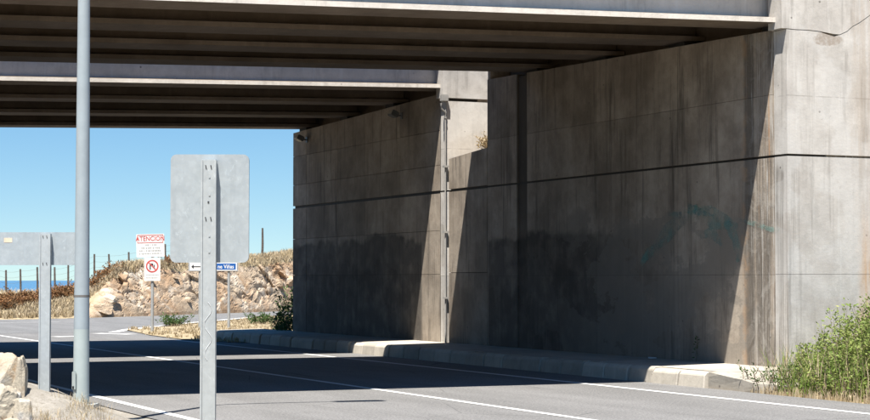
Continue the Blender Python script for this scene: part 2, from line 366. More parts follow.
# hill beyond the side road
def interp(tab, t):
    if t <= tab[0][0]: return tab[0][1]
    for (a, u), (b, v) in zip(tab, tab[1:]):
        if t <= b: return u + (v - u) * (t - a) / (b - a)
    return tab[-1][1]
def polyline(tab, s):                       # s in 0..len-1
    i = min(int(s), len(tab) - 2); f = s - i
    return tab[i][0] + (tab[i + 1][0] - tab[i][0]) * f, tab[i][1] + (tab[i + 1][1] - tab[i][1]) * f
TOPH = [(-200, .3), (-60, .5), (0, .7), (45, 1.0), (70, 1.4), (90, 1.85), (130, 2.2), (200, 2.45), (250, 2.65), (290, 2.9), (400, 3.2)]
BACK = Vector((.42, .91)).normalized()
def blocky(p):
    d, pts = noise.voronoi(p, distance_metric='DISTANCE')[:2]
    q = pts[0]; h = noise.cell_vector(q * 7.31)
    return h.x * .5 + (p - q).dot((h - Vector((.5, .5, .5))) * 1.6) - max(0, .10 - (d[1] - d[0])) * 3.0
def hill():
    base = [(-30, 72.5), (8, 73.4), (14.3, 75.4), (17, 76.9), (19, 78.4), (22, 80.9), (26, 84.9), (32, 90.9), (40, 99.4), (60, 121.4)]
    ss = np.concatenate([np.linspace(0, 1, 14, endpoint=False), np.linspace(1, 7, 330, endpoint=False), np.linspace(7, 9, 14)])
    qs = np.concatenate([np.linspace(0, 5.0, 74, endpoint=False), np.linspace(5.0, 24, 26)])
    v, f, mi = [], [], []
    for s in ss:
        bx, by = polyline(base, s)
        px = lat(bx, by); H = interp(TOPH, px); rocky = sst(62, 105, px)
        width = 6.5 + (3.4 - 6.5) * rocky
        for q in qs:
            x, y = bx + BACK.x * q, by + BACK.y * q
            t = q / width
            z = H * ((1 - rocky) * sst(0, 1, t) + rocky * min(1, max(0, t)) ** .75)
            z += .35 * noise.noise((x * .25, y * .25, 3)) * min(1, t) + .02 * q * (1 - .5 * rocky) * (t > 1)
            P = Vector((x, y, z))
            if rocky > 0 and t < 1.5:
                a = rocky * min(1, t * 4 + .15) * (1 - sst(1.0, 1.5, t))
                b = .75 * blocky(Vector((x * .5, y * .5, (z + .42 * x) * 1.3))) + .26 * blocky(Vector((x * 1.3 + 5, y * 1.3, (z - .3 * x) * 3.0))) + .25 * noise.noise((x * 2.5, y * 2.5, z * 4))
                a *= .3 + .95 * sst(-.35, .3, noise.noise((x * .45, y * .45, z * .8 + 4)))
                P += Vector((-BACK.x * .9, -BACK.y * .9, .45)) * (b - .3) * a * .55
            P.z += .05 * noise.noise((x * 2, y * 2, 1))
            if q == 0: P.z = -.1
            v.append(P)
    n = len(qs)
    for i in range(len(ss) - 1):
        for j in range(n - 1):
            f.append((i * n + j, (i + 1) * n + j, (i + 1) * n + j + 1, i * n + j + 1))
    me = pydata('hillside', v, f)
    me.materials.append(M['rock']); me.materials.append(M['dry'])
    idx = []
    for i in range(len(ss) - 1):
        bx, by = polyline(base, ss[i]); px = lat(bx, by); rocky = sst(62, 105, px); width = 6.5 + (3.4 - 6.5) * rocky
        for j in range(n - 1):
            t = qs[j] / width + .22 * noise.noise((bx * .4, qs[j] * .6, 5))
            idx.append(0 if rocky > .5 + .5 * noise.noise((bx * .5, qs[j], 0)) and t < .9 else 1)
    me.polygons.foreach_set('material_index', idx)
    o = bpy.data.objects.new('hillside', me); COL.objects.link(o)
    return o, v, len(ss), n
hill_o, HV, HNS, HNQ = hill(); tag(hill_o, 'rocky dry hillside beyond the side road', kind='structure')
HV_a = np.array([tuple(p) for p in HV])
def hill_z(x, y):
    d = (HV_a[:, 0] - x) ** 2 + (HV_a[:, 1] - y) ** 2
    return float(HV_a[int(d.argmin()), 2])

# ------------------------------------------------------------------ bridges
WX = 16.30                                    # face of the right-hand abutment walls
grade = lambda q: (q[0], q[1], q[2] - .027 * (WX - q[0]))
GSEC = [(-.40, 0), (.40, 0), (.40, .075), (.10, .125), (.10, .93), (.30, 1.03), (.30, 1.15), (-.30, 1.15), (-.30, 1.03), (-.10, .93), (-.10, .125), (-.40, .075)]
LX = 3.3                                      # face of the left-hand abutments, outside the picture
def bridge(label, y0, y1, ys, zb, outer):
    e = empty('road_bridge', (10, (y0 + y1) / 2, 0)); tag(e, label, 'bridge')
    inv = Matrix.Translation((-10, -(y0 + y1) / 2, 0))
    def add(o): o.parent = e; o.matrix_parent_inverse = inv; return o
    for yc in ys:
        z0 = zb(yc)
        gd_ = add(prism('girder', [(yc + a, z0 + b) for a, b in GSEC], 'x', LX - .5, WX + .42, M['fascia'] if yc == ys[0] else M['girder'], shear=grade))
        if yc == ys[0]:                        # outward faces take the pale tone; soffit and back the darker girder tone
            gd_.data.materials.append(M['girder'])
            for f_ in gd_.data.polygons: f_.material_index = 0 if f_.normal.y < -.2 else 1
        for bx in (LX - .35, WX + .1):
            add(box('bearing_pad', (bx, yc - .25, z0 - .1 - .027 * (WX - bx)), (bx + .3, yc + .25, z0 - .003 - .027 * (WX - bx)), M['pad']))
    for a, b in zip(ys, ys[1:]):               # cross beams between the girders
        for xc in (LX + .3, WX + .2):
            zz = (zb(a) + zb(b)) / 2
            add(prism('cross_beam', [(xc - .12, .35), (xc + .12, .35), (xc + .12, 1.1), (xc - .12, 1.1)], 'y', a + .105, b - .105, M['girder'],
                      shear=lambda q, zz=zz: (q[0], q[1], q[2] + zz - .027 * (WX - q[0]))))
    zt0, zt1 = zb(y0) + 1.153, zb(y1) + 1.153
    add(prism('deck_slab', [(y0, zt0), (y1, zt1), (y1, zt1 + .25), (y0, zt0 + .25)], 'x', LX - .6, WX - .19, M['deck'], shear=grade))
    add(prism('approach_slab', [(y0 + .36, zt0 + .007), (y1 - .03, zt1), (y1 - .03, zt1 + .25), (y0 + .36, zt0 + .257)], 'x', WX - .187, WX + 9, M['deck'], shear=grade))
    add(prism('end_wall', [(y0 + .36, zb(y0) - .09), (y1 - .03, zb(y1) - .09), (y1 - .03, zt1 - .003), (y0 + .36, zt0 - .003)], 'x', WX + .44, WX + .74, M['girder']))
    yo = y0 if outer < 0 else y1
    zo = zb(yo) + 1.405
    pr = [(yo + .03, zo), (yo + .45, zo), (yo + .25, zo + .3), (yo + .22, zo + .8), (yo + .05, zo + .8)] if outer < 0 else \
         [(yo - .03, zo), (yo - .45, zo), (yo - .25, zo + .3), (yo - .22, zo + .8), (yo - .05, zo + .8)]
    add(prism('parapet', pr, 'x', LX - .6, WX - .19, M['front'], shear=grade))
    return e
ZN = lambda y: 5.53 + .020 * (y - 23.6)
ZF = lambda y: 5.73 - .020 * (y - 36.1)
bridge('nearer concrete girder bridge across the top of the picture', 23.45, 33.85, [24.0, 26.8, 29.5, 32.2], ZN, -1)
bridge('farther concrete girder bridge behind the nearer one', 35.95, 45.95, [36.5, 39.43, 42.37, 45.3], ZF, 1)

def abutment(label, y0, y1, tiers, ycuts, topf, blockside, flip=False):
    e = empty('bridge_abutment', (WX, (y0 + y1) / 2, 0)); tag(e, label, 'abutment')
    inv = Matrix.Translation((-WX, -(y0 + y1) / 2, 0))
    def add(o): o.parent = e; o.matrix_parent_inverse = inv; return o
    tm = min(topf(y0), topf(y1))
    # solid body behind the cast panels
    add(prism('core', [(y0 + .33, -.3), (y1 - .02, -.3), (y1 - .02, topf(y1) - .03), (y0 + .33, topf(y0 + .33) - .03)], 'x', WX + .05, WX + .75, M['joint']))
    add(box('back_wall', (WX + .755, y0 + .06, -.3), (WX + 9, y1 - .02, 6.3), M['side']))
    for (za, zc) in tiers:
        for (ya, yb_) in ycuts:
            if zc is None: pts = [(ya, za), (yb_, za), (yb_, topf(yb_)), (ya, topf(ya))]
            else: pts = [(ya, za), (yb_, za), (yb_, zc), (ya, zc)]
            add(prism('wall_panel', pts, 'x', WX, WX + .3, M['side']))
    return e, add
J = .008
ntop = lambda y: 5.44 + .024 * (y - 23.6)
tiers_n = [(-.2, 1.68), (1.684, 3.482), (3.52, 4.45), (4.455, None)]
cuts_n = [(23.80, 26.6), (26.607, 29.4), (29.407, 32.2), (32.62, 33.98)]
ea, adda = abutment('stained concrete abutment of the nearer bridge with pale front face', 23.45, 34.0, tiers_n, cuts_n, ntop, 1)
ftop = lambda y: 5.62 - .018 * (y - 36.1)
tiers_f = [(-.2, 1.72), (1.72 + J, 2.66), (2.66 + J, 3.465), (3.53, 4.07), (4.07 + J, 4.82), (4.82 + J, None)]
cuts_f = [(36.30, 38.55), (38.562, 40.7), (40.708, 42.5), (42.51, 44.72), (44.74, 45.75)]
ef, addf = abutment('concrete abutment of the farther bridge with two floodlights', 35.98, 45.75, tiers_f, cuts_f, ftop, 1)
adda(box('cheek_wall', (WX + .01, 33.86, ntop(33.98) + .003), (WX + .6, 33.975, 6.88), M['side']))
for za, zc_ in ((-.2, 3.475), (3.53, 5.6)): adda(box('joint_strip', (WX + .028, 32.205, za), (WX + .049, 32.615, zc_), M['side']))
# front faces
def front(add, y, zc, right, crack):
    def fp(pts, a=0., b=.34, name='front_panel'):
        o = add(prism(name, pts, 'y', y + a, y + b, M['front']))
        return o
    fp([(WX, -.3), (right, -.3), (right, 1.685), (WX, 1.685)])
    fp([(WX, 1.69), (right, 1.69), (right, 3.485), (WX, 3.485)])
    jag = [(16.3, zc), (16.45, zc - .005), (16.7, zc + .0), (16.9, zc - .01), (17.05, zc - .045), (17.18, zc - .07), (17.28, zc - .04), (17.42, zc + .02), (17.52, zc + .10), (17.66, zc + .17), (17.86, zc + .30), (18.3, zc + .5), (right, zc + .62)] if crack else [(WX, zc), (right, zc)]
    fp([(WX, 3.52), (right, 3.52)] + jag[::-1])
    up = [(p[0], p[1] + (.008 if crack else .07)) for p in jag]
    up[0] = (WX - .10, up[0][1])
    if crack: up.insert(1, (WX, up[0][1])); up[5] = (up[5][0], up[5][1] + .02); up[6] = (up[6][0], up[6][1] + .03)
    up[-1] = (right, up[-1][1])
    fp(up + [(right, 7.75), (WX - .10, 7.75)], -.004, .34, 'parapet_block')
    add(box('joint_backing', (WX + .03, y + .10, -.3), (right - .02, y + .32, 7.6), M['joint']))
front(adda, 23.45, 5.42, 22.5, True)
front(addf, 35.98, 5.43, 22.5, False)
# wall in the gap between the two bridges, with its earth fill
em = empty('gap_wall', (WX, 35, 0)); tag(em, 'low concrete wall in the gap between the two bridge abutments', 'wall')
for za, zc in ((-.2, 1.75), (1.762, 3.475)):
    box('wall_panel', (WX, 34.0, za), (WX + .28, 35.88, zc), M['side'], em).matrix_parent_inverse = Matrix.Translation((-WX, -35, 0))
prism('wall_panel', [(34.0, 3.535), (35.88, 3.535), (35.88, 4.18), (34.0, 4.30)], 'x', WX, WX + .28, M['side'], em).matrix_parent_inverse = Matrix.Translation((-WX, -35, 0))
box('core', (WX + .06, 34.01, -.3), (WX + .27, 35.86, 4.1), M['joint'], em).matrix_parent_inverse = Matrix.Translation((-WX, -35, 0))
fill = grid('earth_fill', WX + .29, 25, 33.99, 35.97, .11, lambda x, y: 4.14 + .28 * sst(16.5, 17.5, x) + .8 * sst(18, 25, x) + .05 * noise.noise((x * 3, y * 3, 0)), M['earth'])
tag(fill, 'earth fill behind the gap wall', kind='structure')
# left-hand abutments stand outside the frame; they carry the other ends of the decks
for (y0, y1, lab) in ((23.45, 33.9, 'concrete abutment at the left end of the nearer bridge'), (35.98, 45.9, 'concrete abutment at the left end of the farther bridge')):
    eL = empty('bridge_abutment', (LX, (y0 + y1) / 2, 0)); tag(eL, lab, 'abutment')
    iv = Matrix.Translation((-LX, -(y0 + y1) / 2, 0))
    for a, b in ((-.2, 1.6), (1.61, 3.4), (3.45, 4.9)):
        box('wall_panel', (LX - .4, y0, a), (LX, y1, b), M['side'], eL).matrix_parent_inverse = iv
    box('core', (LX - 7, y0 + .02, -.3), (LX - .41, y1 - .02, 5.0), M['deck'], eL).matrix_parent_inverse = iv
    box('back_wall', (LX - 7, y0 + .02, 5.0), (LX - .65, y1 - .02, 6.3), M['deck'], eL).matrix_parent_inverse = iv

# faded graffiti on the nearer wall: thin paint strokes with worn edges
n = NT('faded_teal_spray', .8, .2); p = n.pos(); n.col((.16, .34, .31))
tr = n.N.new('ShaderNodeBsdfTransparent'); mx = n.N.new('ShaderNodeMixShader')
n.put(mx.inputs[0], n.ramp(n.noise(p, 5, 5, .7), .36, .68, .0, .46))
n.t.links.new(tr.outputs[0], mx.inputs[1]); n.t.links.new(n.b.outputs[0], mx.inputs[2]); n.t.links.new(mx.outputs[0], n.N['Material Output'].inputs[0])
M['spray'] = n.m
def gx(px, py, x):
    r = ray(px, py); return CAM + r * (x / r.x)
def stroke(pts, wd, i):
    P = [gx(a, b, WX - .003 - .0008 * i) for a, b in pts]; Q = []
    for k in range(len(P) - 1):
        for t in np.linspace(0, 1, 7)[: (7 if k == len(P) - 2 else 6)]: Q.append(P[k].lerp(P[k + 1], float(t)))
    for _ in range(3): Q = [Q[0]] + [(Q[k - 1] + Q[k] * 2 + Q[k + 1]) / 4 for k in range(1, len(Q) - 1)] + [Q[-1]]
    v, f = [], []
    for k, q in enumerate(Q):
        d = (Q[min(k + 1, len(Q) - 1)] - Q[max(k - 1, 0)]).normalized(); nn = Vector((0, -d.z, d.y))
        ww = wd * (.7 + .5 * abs(noise.noise(q * 2.5))) * (.35 + .65 * math.sin(math.pi * (k + .5) / len(Q)))
        v += [q + nn * ww, q - nn * ww]
    for k in range(len(Q) - 1): f.append((2 * k, 2 * k + 1, 2 * k + 3, 2 * k + 2))
    adda(link('graffiti_stroke', pydata('graffiti_stroke', v, f), M['spray']))
for i, (pts, wd) in enumerate([([(642, 262), (655, 248), (668, 232), (682, 218), (700, 210), (716, 212)], .17), ([(688, 205), (700, 214), (716, 224), (738, 226)], .12),
                               ([(716, 212), (728, 222), (736, 240), (738, 262)], .13), ([(640, 268), (646, 255), (660, 244)], .12), ([(668, 214), (690, 216), (712, 206)], .08),
                               ([(740, 220), (755, 224), (772, 230), (780, 229)], .05), ([(700, 236), (712, 232), (722, 245)], .10)]): stroke(pts, wd, i)

# drain pipe at the corner of the farther abutment
ed = empty('drain_pipe', (WX - .06, 35.93, .25)); tag(ed, 'pale drain pipe running down the corner of the farther abutment', 'pipe')
ivd = Matrix.Translation((-(WX - .06), -35.93, -.25))
def addd(o): o.parent = ed; o.matrix_parent_inverse = ivd; return o
addd(tube('pipe', [(WX - .06, 35.93, .25), (WX - .06, 35.93, 5.25)], .016, M['pvc']))
addd(box('hopper', (WX - .17, 35.86, 5.40), (WX - .005, 35.99, 5.56), M['pvc'], bev=.02))
addd(tube('elbow', [(WX - .16, 35.93, 5.37), (WX - .16, 35.93, 5.25), (WX - .06, 35.93, 5.18), (WX - .06, 35.93, 5.05)], .028, M['pvc']))
for z in (1.2, 2.6, 4.0): addd(box('bracket', (WX - .11, 35.885, z), (WX + .01, 35.977, z + .04), M['pvc']))

# floodlights under the farther deck
for (y, z, lab) in ((38.45, 5.31, 'floodlight high on the farther abutment wall, nearer the gap'), (44.7, 5.20, 'floodlight high on the farther abutment wall, at its far end')):
    fl = empty('floodlight', (WX, y, z)); tag(fl, lab, 'floodlight', 'wall floodlights'); fl.scale = (.72,) * 3
    box('wall_plate', (-.03, -.08, -.1), (-.001, .08, .1), M['lamp'], fl)
    tube('arm', [(-.03, 0, 0), (-.22, 0, .02)], .025, M['lamp'], fl, 8)
    h = box('housing', (-.22, -.17, -.08), (.02, .17, .1), M['lamp'], fl, .02); h.location = (-.2, 0, .0); h.rotation_euler = (0, R(25), 0)
    gl = box('lens', (-.236, -.14, -.06), (-.221, .14, .08), M['glass'], h)

# ------------------------------------------------------------------ sidewalk with kerb stones
KX, KH = 14.86, .25
wk = prism('sidewalk', [(KX + .2, -.1), (WX + .05, -.1), (WX + .05, KH + .02), (KX + .2, KH - .004)], 'y', 23.2, 48.5, M['walk']); tag(wk, 'concrete sidewalk along the abutment wall', kind='structure')
rng = random.Random(4)
kms = []
for k in range(5):
    bm = bmesh.new(); L = .728
    pts = [(0, -.05), (.21, -.05), (.21, KH), (.075, KH), (.03, KH - .05)]
    vs = [bm.verts.new((a, 0, b)) for a, b in pts] + [bm.verts.new((a, L, b)) for a, b in pts]
    m_ = len(pts); bm.faces.new(vs[:m_]); bm.faces.new(vs[m_:][::-1])
    for i in range(m_): bm.faces.new((vs[i], vs[i + m_], vs[(i + 1) % m_ + m_], vs[(i + 1) % m_]))
    bmesh.ops.bevel(bm, geom=list(bm.edges), offset=.012, segments=1, affect='EDGES')
    for v in bm.verts:
        v.co += noise.noise_vector(v.co * 3 + Vector((k * 9, 0, 0))) * .009
    me = bm_mesh(bm, 'kerb_stone'); me.materials.append(M['kerb']); kms.append(me)
y = 23.55; i = 0
while y < 48:
    o = bpy.data.objects.new('kerb_stone', kms[i % 5]); COL.objects.link(o); o.parent = wk
    o.location = (KX - .01 + rng.uniform(-.015, .015), y, rng.uniform(-.02, .008)); o.rotation_euler = (0, 0, R(rng.uniform(-.9, .9)))
    y += .765; i += 1
# worn end of the kerb near the bush
def rubble(name, pts, h, seed, mat, parent=None, amp=.03):
    bm = bmesh.new()
    lo = [bm.verts.new((a, b, -.05)) for a, b in pts]; hi = [bm.verts.new((a, b, hh)) for (a, b), hh in zip(pts, h)]
    bm.faces.new(lo); bm.faces.new(hi[::-1]); m_ = len(pts)
    for i in range(m_): bm.faces.new((lo[i], lo[(i + 1) % m_], hi[(i + 1) % m_], hi[i]))
    bmesh.ops.triangulate(bm, faces=bm.faces)
    bmesh.ops.subdivide_edges(bm, edges=list(bm.edges), cuts=3, use_grid_fill=True)
    for v in bm.verts: v.co += noise.noise_vector(v.co * 5 + Vector((seed, 0, 0))) * amp * (1 if v.co.z > -.02 else .2)
    return link(name, bm_mesh(bm, name), mat, parent)
rubble('kerb_end', [(14.92, 23.52), (14.95, 22.35), (15.25, 21.95), (15.6, 21.8), (16.28, 21.9), (16.28, 23.18), (15.1, 23.18), (15.06, 23.52)], [.24, .13, .10, .10, .16, .24, .25, .25], 3, M['walk'], wk, .02)

# ------------------------------------------------------------------ plants
def blades(name, spots, hmin, hmax, mat, wd=.012, per=7, seed=1, lean=.5, parent=None, zf=None):
    r = np.random.RandomState(seed); v, f = [], []
    for (x, y, z) in spots:
        for _ in range(per):
            a = r.uniform(0, 6.283); h = r.uniform(hmin, hmax); l = r.uniform(.05, lean) * h; b = r.uniform(0, 6.283)
            x0, y0 = x + r.uniform(-.06, .06), y + r.uniform(-.06, .06); w_ = wd * r.uniform(.6, 1.3)
            dx, dy = math.cos(b) * w_, math.sin(b) * w_; i = len(v)
            m = (x0 + math.cos(a) * l * .35, y0 + math.sin(a) * l * .35, z + h * .6)
            v += [(x0 - dx, y0 - dy, z - .03), (x0 + dx, y0 + dy, z - .03), (m[0] + dx * .7, m[1] + dy * .7, m[2]), (m[0] - dx * .7, m[1] - dy * .7, m[2]), (x0 + math.cos(a) * l, y0 + math.sin(a) * l, z + h)]
            f += [(i, i + 1, i + 2, i + 3), (i + 3, i + 2, i + 4)]
    return link(name, pydata(name, v, f), mat, parent)

def leafy(root, stems, mat_leaf, mat_stem, leaf_len, per_m, seed, spread=.35):
    """stems: list of (base, tip). builds stems and leaves as two parts."""
    r = np.random.RandomState(seed); bm = bmesh.new(); v, f = [], []
    for b, t in stems:
        b, t = Vector(b), Vector(t); L = (t - b).length
        mid = b.lerp(t, .5) + Vector(r.normal(0, .06 * L, 3).tolist())
        path = [b, b.lerp(mid, .5) , mid, mid.lerp(t, .5), t]
        tube_bm(bm, [b, mid, t], [.008, .006, .002], 4, False)
        for _ in range(int(per_m * L) + 4):
            u = r.uniform(.12, 1) ** .8; c = (b.lerp(mid, u * 2) if u < .5 else mid.lerp(t, u * 2 - 1))
            a = r.uniform(0, 6.283); el = r.uniform(-.2, 1.1); d = Vector((math.cos(a) * math.cos(el), math.sin(a) * math.cos(el), math.sin(el)))
            c = c + d * r.uniform(0, spread) * L * .25
            ll = leaf_len * r.uniform(.5, 1.25); s = d.cross(Vector(r.normal(0, 1, 3).tolist())).normalized() * ll * .22
            i = len(v); v += [c, c + d * ll * .5 + s, c + d * ll, c + d * ll * .5 - s]; f.append((i, i + 1, i + 2, i + 3))
    iv = Matrix.Translation(-root.location)
    for nm, me, mt in (('stems', bm_mesh(bm, 'stems'), mat_stem), ('foliage', pydata('foliage', v, f), mat_leaf)):
        o = link(nm, me, mt, root); o.matrix_parent_inverse = iv; o['kind'] = 'stuff'

# green bush at the foot of the pale wall
rg = np.random.RandomState(11)
BT = [(752, .02), (768, .16), (785, .34), (800, .58), (815, .70), (832, .92), (850, 1.0), (866, 1.22), (900, 1.45), (1000, 1.5)]
stems = []
while len(stems) < 900:
    x, y = rg.uniform(14.98, 18.6), rg.uniform(17.6, 23.3)
    px = lat(x, y)
    if px < 768 or px > 980 or x - 14.98 < .16 * rg.rand(): continue
    depthf = sst(14.9, 15.7, x)
    h = interp(BT, px) * (.38 + .62 * depthf) * rg.uniform(.45, 1.0) * (1.3 if rg.rand() < .08 else 1)
    if h < .06: continue
    a = rg.uniform(0, 6.283); l = h * rg.uniform(.05, .4)
    stems.append(((x, y, -.02), (x + math.cos(a) * l, y + math.sin(a) * l, h)))
bs = empty('green_bush', (16.2, 21, 0)); tag(bs, 'green leafy bush at the foot of the pale front wall', 'bush')
leafy(bs, stems, M['leaf'], M['twig'], .058, 66, 3)
for mt, cnt, sd in (('straw', 150, 41), ('leaf', 380, 42)):
    gp = blades('grass_blades', [(b[0] + rg.uniform(-.1, .1), b[1] + rg.uniform(-.1, .1), 0) for b, t in stems[::1] if rg.rand() < cnt / 900 and b[0] > 15.0], .2, .75, M[mt], .007, 5, sd, .5)
    gp.parent = bs; gp.matrix_parent_inverse = Matrix.Translation(-bs.location); gp['kind'] = 'stuff'
stems = []
for _ in range(70):
    x, y = rg.uniform(14.95, 15.7), rg.uniform(21.7, 22.7); h = rg.uniform(.12, .42); a = rg.uniform(0, 6.283)
    stems.append(((x, y, .02), (x + math.cos(a) * h * .6, y + math.sin(a) * h * .6, h)))
bd = empty('twiggy_bush', (15.3, 22.2, 0)); tag(bd, 'dark twiggy plant at the worn end of the kerb', 'bush')
leafy(bd, stems, M['leafd'], M['twig'], .05, 16, 5)
g = blades('dry_fringe', [(14.93 + rg.uniform(-.05, .3), y, 0) for y in rg.uniform(17.5, 22.4, 150)], .03, .15, M['straw'], .008, 6, 3); tag(g, 'dry grass along the foot of the green bush', kind='stuff')
# weed at the wall
wd_ = empty('weed', (16.1, 26.1, .26)); tag(wd_, 'thin weed growing on the sidewalk at the shaded wall', 'plant')
p0 = gz(696, 362, .26); wd_.location = p0
leafy(wd_, [(p0, p0 + Vector((.02, 0, .42)))], M['leafd'], M['twig'], .05, 70, 9)
# dark shrub behind the far end of the farther abutment
stems = []
for _ in range(190):
    x, y = rg.uniform(16.0, 18.2), rg.uniform(46.2, 48.6)
    if lat(x, y) < 276: continue
    h = rg.uniform(.5, 1.5) * sst(266, 292, lat(x, y))
    a = rg.uniform(0, 6.283); stems.append(((x, y, 0), (x + math.cos(a) * h * .3, y + math.sin(a) * h * .3, h)))
sb = empty('green_bush', (16.8, 48.4, 0)); tag(sb, 'dark green bush behind the far end of the farther abutment', 'bush')
leafy(sb, stems, M['leafd'], M['twig'], .10, 40, 6)
# dry grass
def pts_in(poly, n, seed):
    r = np.random.RandomState(seed); xs = [p[0] for p in poly]; ys = [p[1] for p in poly]; out = []
    while len(out) < n:
        x, y = r.uniform(min(xs), max(xs)), r.uniform(min(ys), max(ys)); c = False
        for (x1, y1), (x2, y2) in zip(poly, poly[1:] + poly[:1]):
            if (y1 > y) != (y2 > y) and x < (x2 - x1) * (y - y1) / (y2 - y1) + x1: c = not c
        if c: out.append((x, y))
    return out
ip = [(p.x, p.y) for p in ISL[:4]] + [(17.5, 47), (24, 60), (32, 80), (33, 85), (26.8, 76.9), (20.8, 67.2), (17.3, 61.4)]
sp = [(x, y, .02) for x, y in pts_in(ip, 2000, 2) if noise.noise((x * .5, y * .5, 0)) > -.25]
g = blades('dry_grass', sp, .03, .13, M['straw'], .018, 6, 4, .8); tag(g, 'dry straw grass on the island between the roads', kind='stuff')
r5 = np.random.RandomState(21); sp = []
tops = []
for i in range(HNS):
    for j in range(HNQ):
        p = HV[i * HNQ + j]; px = lat(p.x, p.y)
        if -15 < px < 330: tops.append((p, px, j))
for _ in range(9000):
    p, px, j = tops[r5.randint(len(tops))]
    lim = 12 if px < 85 else (44 if px < 200 else 42)
    if j >= lim and noise.noise((p.x * .5, p.y * .5, 2)) > -.3: sp.append((p.x + r5.uniform(-.15, .15), p.y + r5.uniform(-.2, .2), p.z))
g = blades('hill_grass', sp, .08, .34, M['straw'], .02, 5, 6, .9); tag(g, 'dry straw grass on top of the hillside', kind='stuff')
sp = []
for _ in range(420):
    x, y = r5.uniform(3.6, 5.2), r5.uniform(16.8, 20.0)
    px = lat(x, y)
    if 18 < px < 118 and noise.noise((x * 1.8, y * 1.8, 7)) > -.15: sp.append((x, y, mound(x, y) - .01))
g = blades('verge_grass', sp, .03, .13, M['straw'], .003, 8, 8, 1.3); tag(g, 'dry grass on the gravel mound round the pole foot', kind='stuff')
# rusty scrub on the left of the hill
labs = ['rusty brown scrub at the left edge of the hill, below the sea', 'rusty brown scrub behind the post of the low sign', 'rusty brown scrub just left of the lamp post', 'rusty brown scrub beside the fence just right of the lamp post', 'small brown scrub on the hill crest above the rock face']
for (pa, pb, q0, q1, hh, nst), lab in zip([(-40, 20, 3.0, 7, .62, 240), (18, 46, 3.4, 7, .52, 150), (48, 75, 4.0, 8, .6, 170), (92, 112, 3.5, 5.2, .55, 110), (163, 178, 3.4, 4.6, .45, 60)], labs):
    st = []; cen = []
    cand = [p for p, px, j in tops if pa <= px <= pb]
    base_c = []
    for p in cand:
        by = p - Vector((BACK.x, BACK.y, 0)) * 0
        base_c.append(p)
    js = [(p, j) for p, px, j in tops if pa <= px <= pb]
    sel = [p for p, j in js if (q0 <= (j * 5 / 74 if j < 74 else 5 + (j - 74) * .75) <= q1)]
    for _ in range(nst):
        p = sel[r5.randint(len(sel))]; h = hh * r5.uniform(.35, 1.05); a = r5.uniform(0, 6.283)
        b = p + Vector((r5.uniform(-.2, .2), r5.uniform(-.2, .2), -.05)); st.append((b, b + Vector((math.cos(a) * h * .6, math.sin(a) * h * .6, h)))); cen.append(b)
    c = sum(cen, Vector()) / len(cen)
    sc_ = empty('scrub', c); tag(sc_, lab, 'scrub', 'rusty scrub on the hill')
    leafy(sc_, st, M['rust'], M['twig'], .12, 34, 31 + nst)
# tuft on the island
for (px, py, lab) in ((172, 326, 'small green tuft on the dry grass island left of the large sign'), (262, 324, 'green tuft on the dry grass island beside the blue sign')):
    p = gz(px, py, .02); e = empty('grass_tuft', p); tag(e, lab, 'plant')
    leafy(e, [(p + Vector((rg.uniform(-.4, .4), rg.uniform(-.4, .4), 0)), p + Vector((rg.uniform(-.6, .6), rg.uniform(-.6, .6), rg.uniform(.15, .4)))) for _ in range(30)], M['leafd'], M['twig'], .09, 40, px)
# dry plant in the earth fill of the gap
p = Vector((17.05, 35.4, 4.36)); e = empty('dry_plant', p); tag(e, 'small dry plant on top of the gap wall', 'plant')
leafy(e, [(p, p + Vector((rg.uniform(-.3, .3), rg.uniform(-.3, .3), rg.uniform(.1, .35)))) for _ in range(60)], M['straw'], M['twig'], .06, 50, 77)

# ------------------------------------------------------------------ boulders
def rock(name, loc, size, seed, label, mat='boulder', sub=4, cuts=15, group=None, cat='boulder', rz=None):
    r = np.random.RandomState(seed); bm = bmesh.new(); bmesh.ops.create_cube(bm, size=2)
    for v in bm.verts: v.co += Vector(r.uniform(-.22, .22, 3).tolist())
    for _ in range(cuts):                       # split off corners along flat cleavage planes
        n_ = Vector(r.normal(0, 1, 3).tolist()).normalized(); d = r.uniform(.78, 1.2)
        res = bmesh.ops.bisect_plane(bm, geom=list(bm.verts) + list(bm.edges) + list(bm.faces), plane_co=n_ * d, plane_no=n_, clear_outer=True)
        es = [e for e in bm.edges if e.is_boundary]
        if es: bmesh.ops.holes_fill(bm, edges=es)
    bmesh.ops.bevel(bm, geom=list(bm.edges), offset=.035, segments=1, affect='EDGES')
    bmesh.ops.triangulate(bm, faces=bm.faces)
    bmesh.ops.subdivide_edges(bm, edges=[e for e in bm.edges if e.calc_length() > .22], cuts=4, use_grid_fill=True)
    for v in bm.verts:
        v.co += noise.noise_vector(v.co * 2.2 + Vector((seed, 0, 0))) * .07 + noise.noise_vector(v.co * 5 + Vector((0, seed, 0))) * .05 + noise.noise_vector(v.co * 13 + Vector((0, seed, 0))) * .02
        v.co = Vector((v.co.x * size[0], v.co.y * size[1], v.co.z * size[2]))
    o = link(name, bm_mesh(bm, name), M[mat]); o.location = loc; o.rotation_euler = (0, 0, r.uniform(0, 6) if rz is None else rz)
    tag(o, label, cat, group); return o
def at(px, D, z): p = gd(px, 280, D); return Vector((p.x, p.y, z))
rock('boulder', at(0, 20.1, .40), (.22, .26, .42), 5, 'tall pale boulder at the left edge of the picture', rz=.3)
rock('boulder', at(20, 20.0, .36), (.07, .16, .40), 9, 'narrow grey brown rock standing against the tall pale boulder', rz=-.3)
rock('boulder', at(2, 19.2, .24), (.24, .2, .26), 14, 'low pale boulder in front of the tall one', rz=1.2)
rock('boulder', at(25, 19.0, .16), (.07, .10, .20), 21, 'small grey boulder to the right of the low pale one', rz=.5)
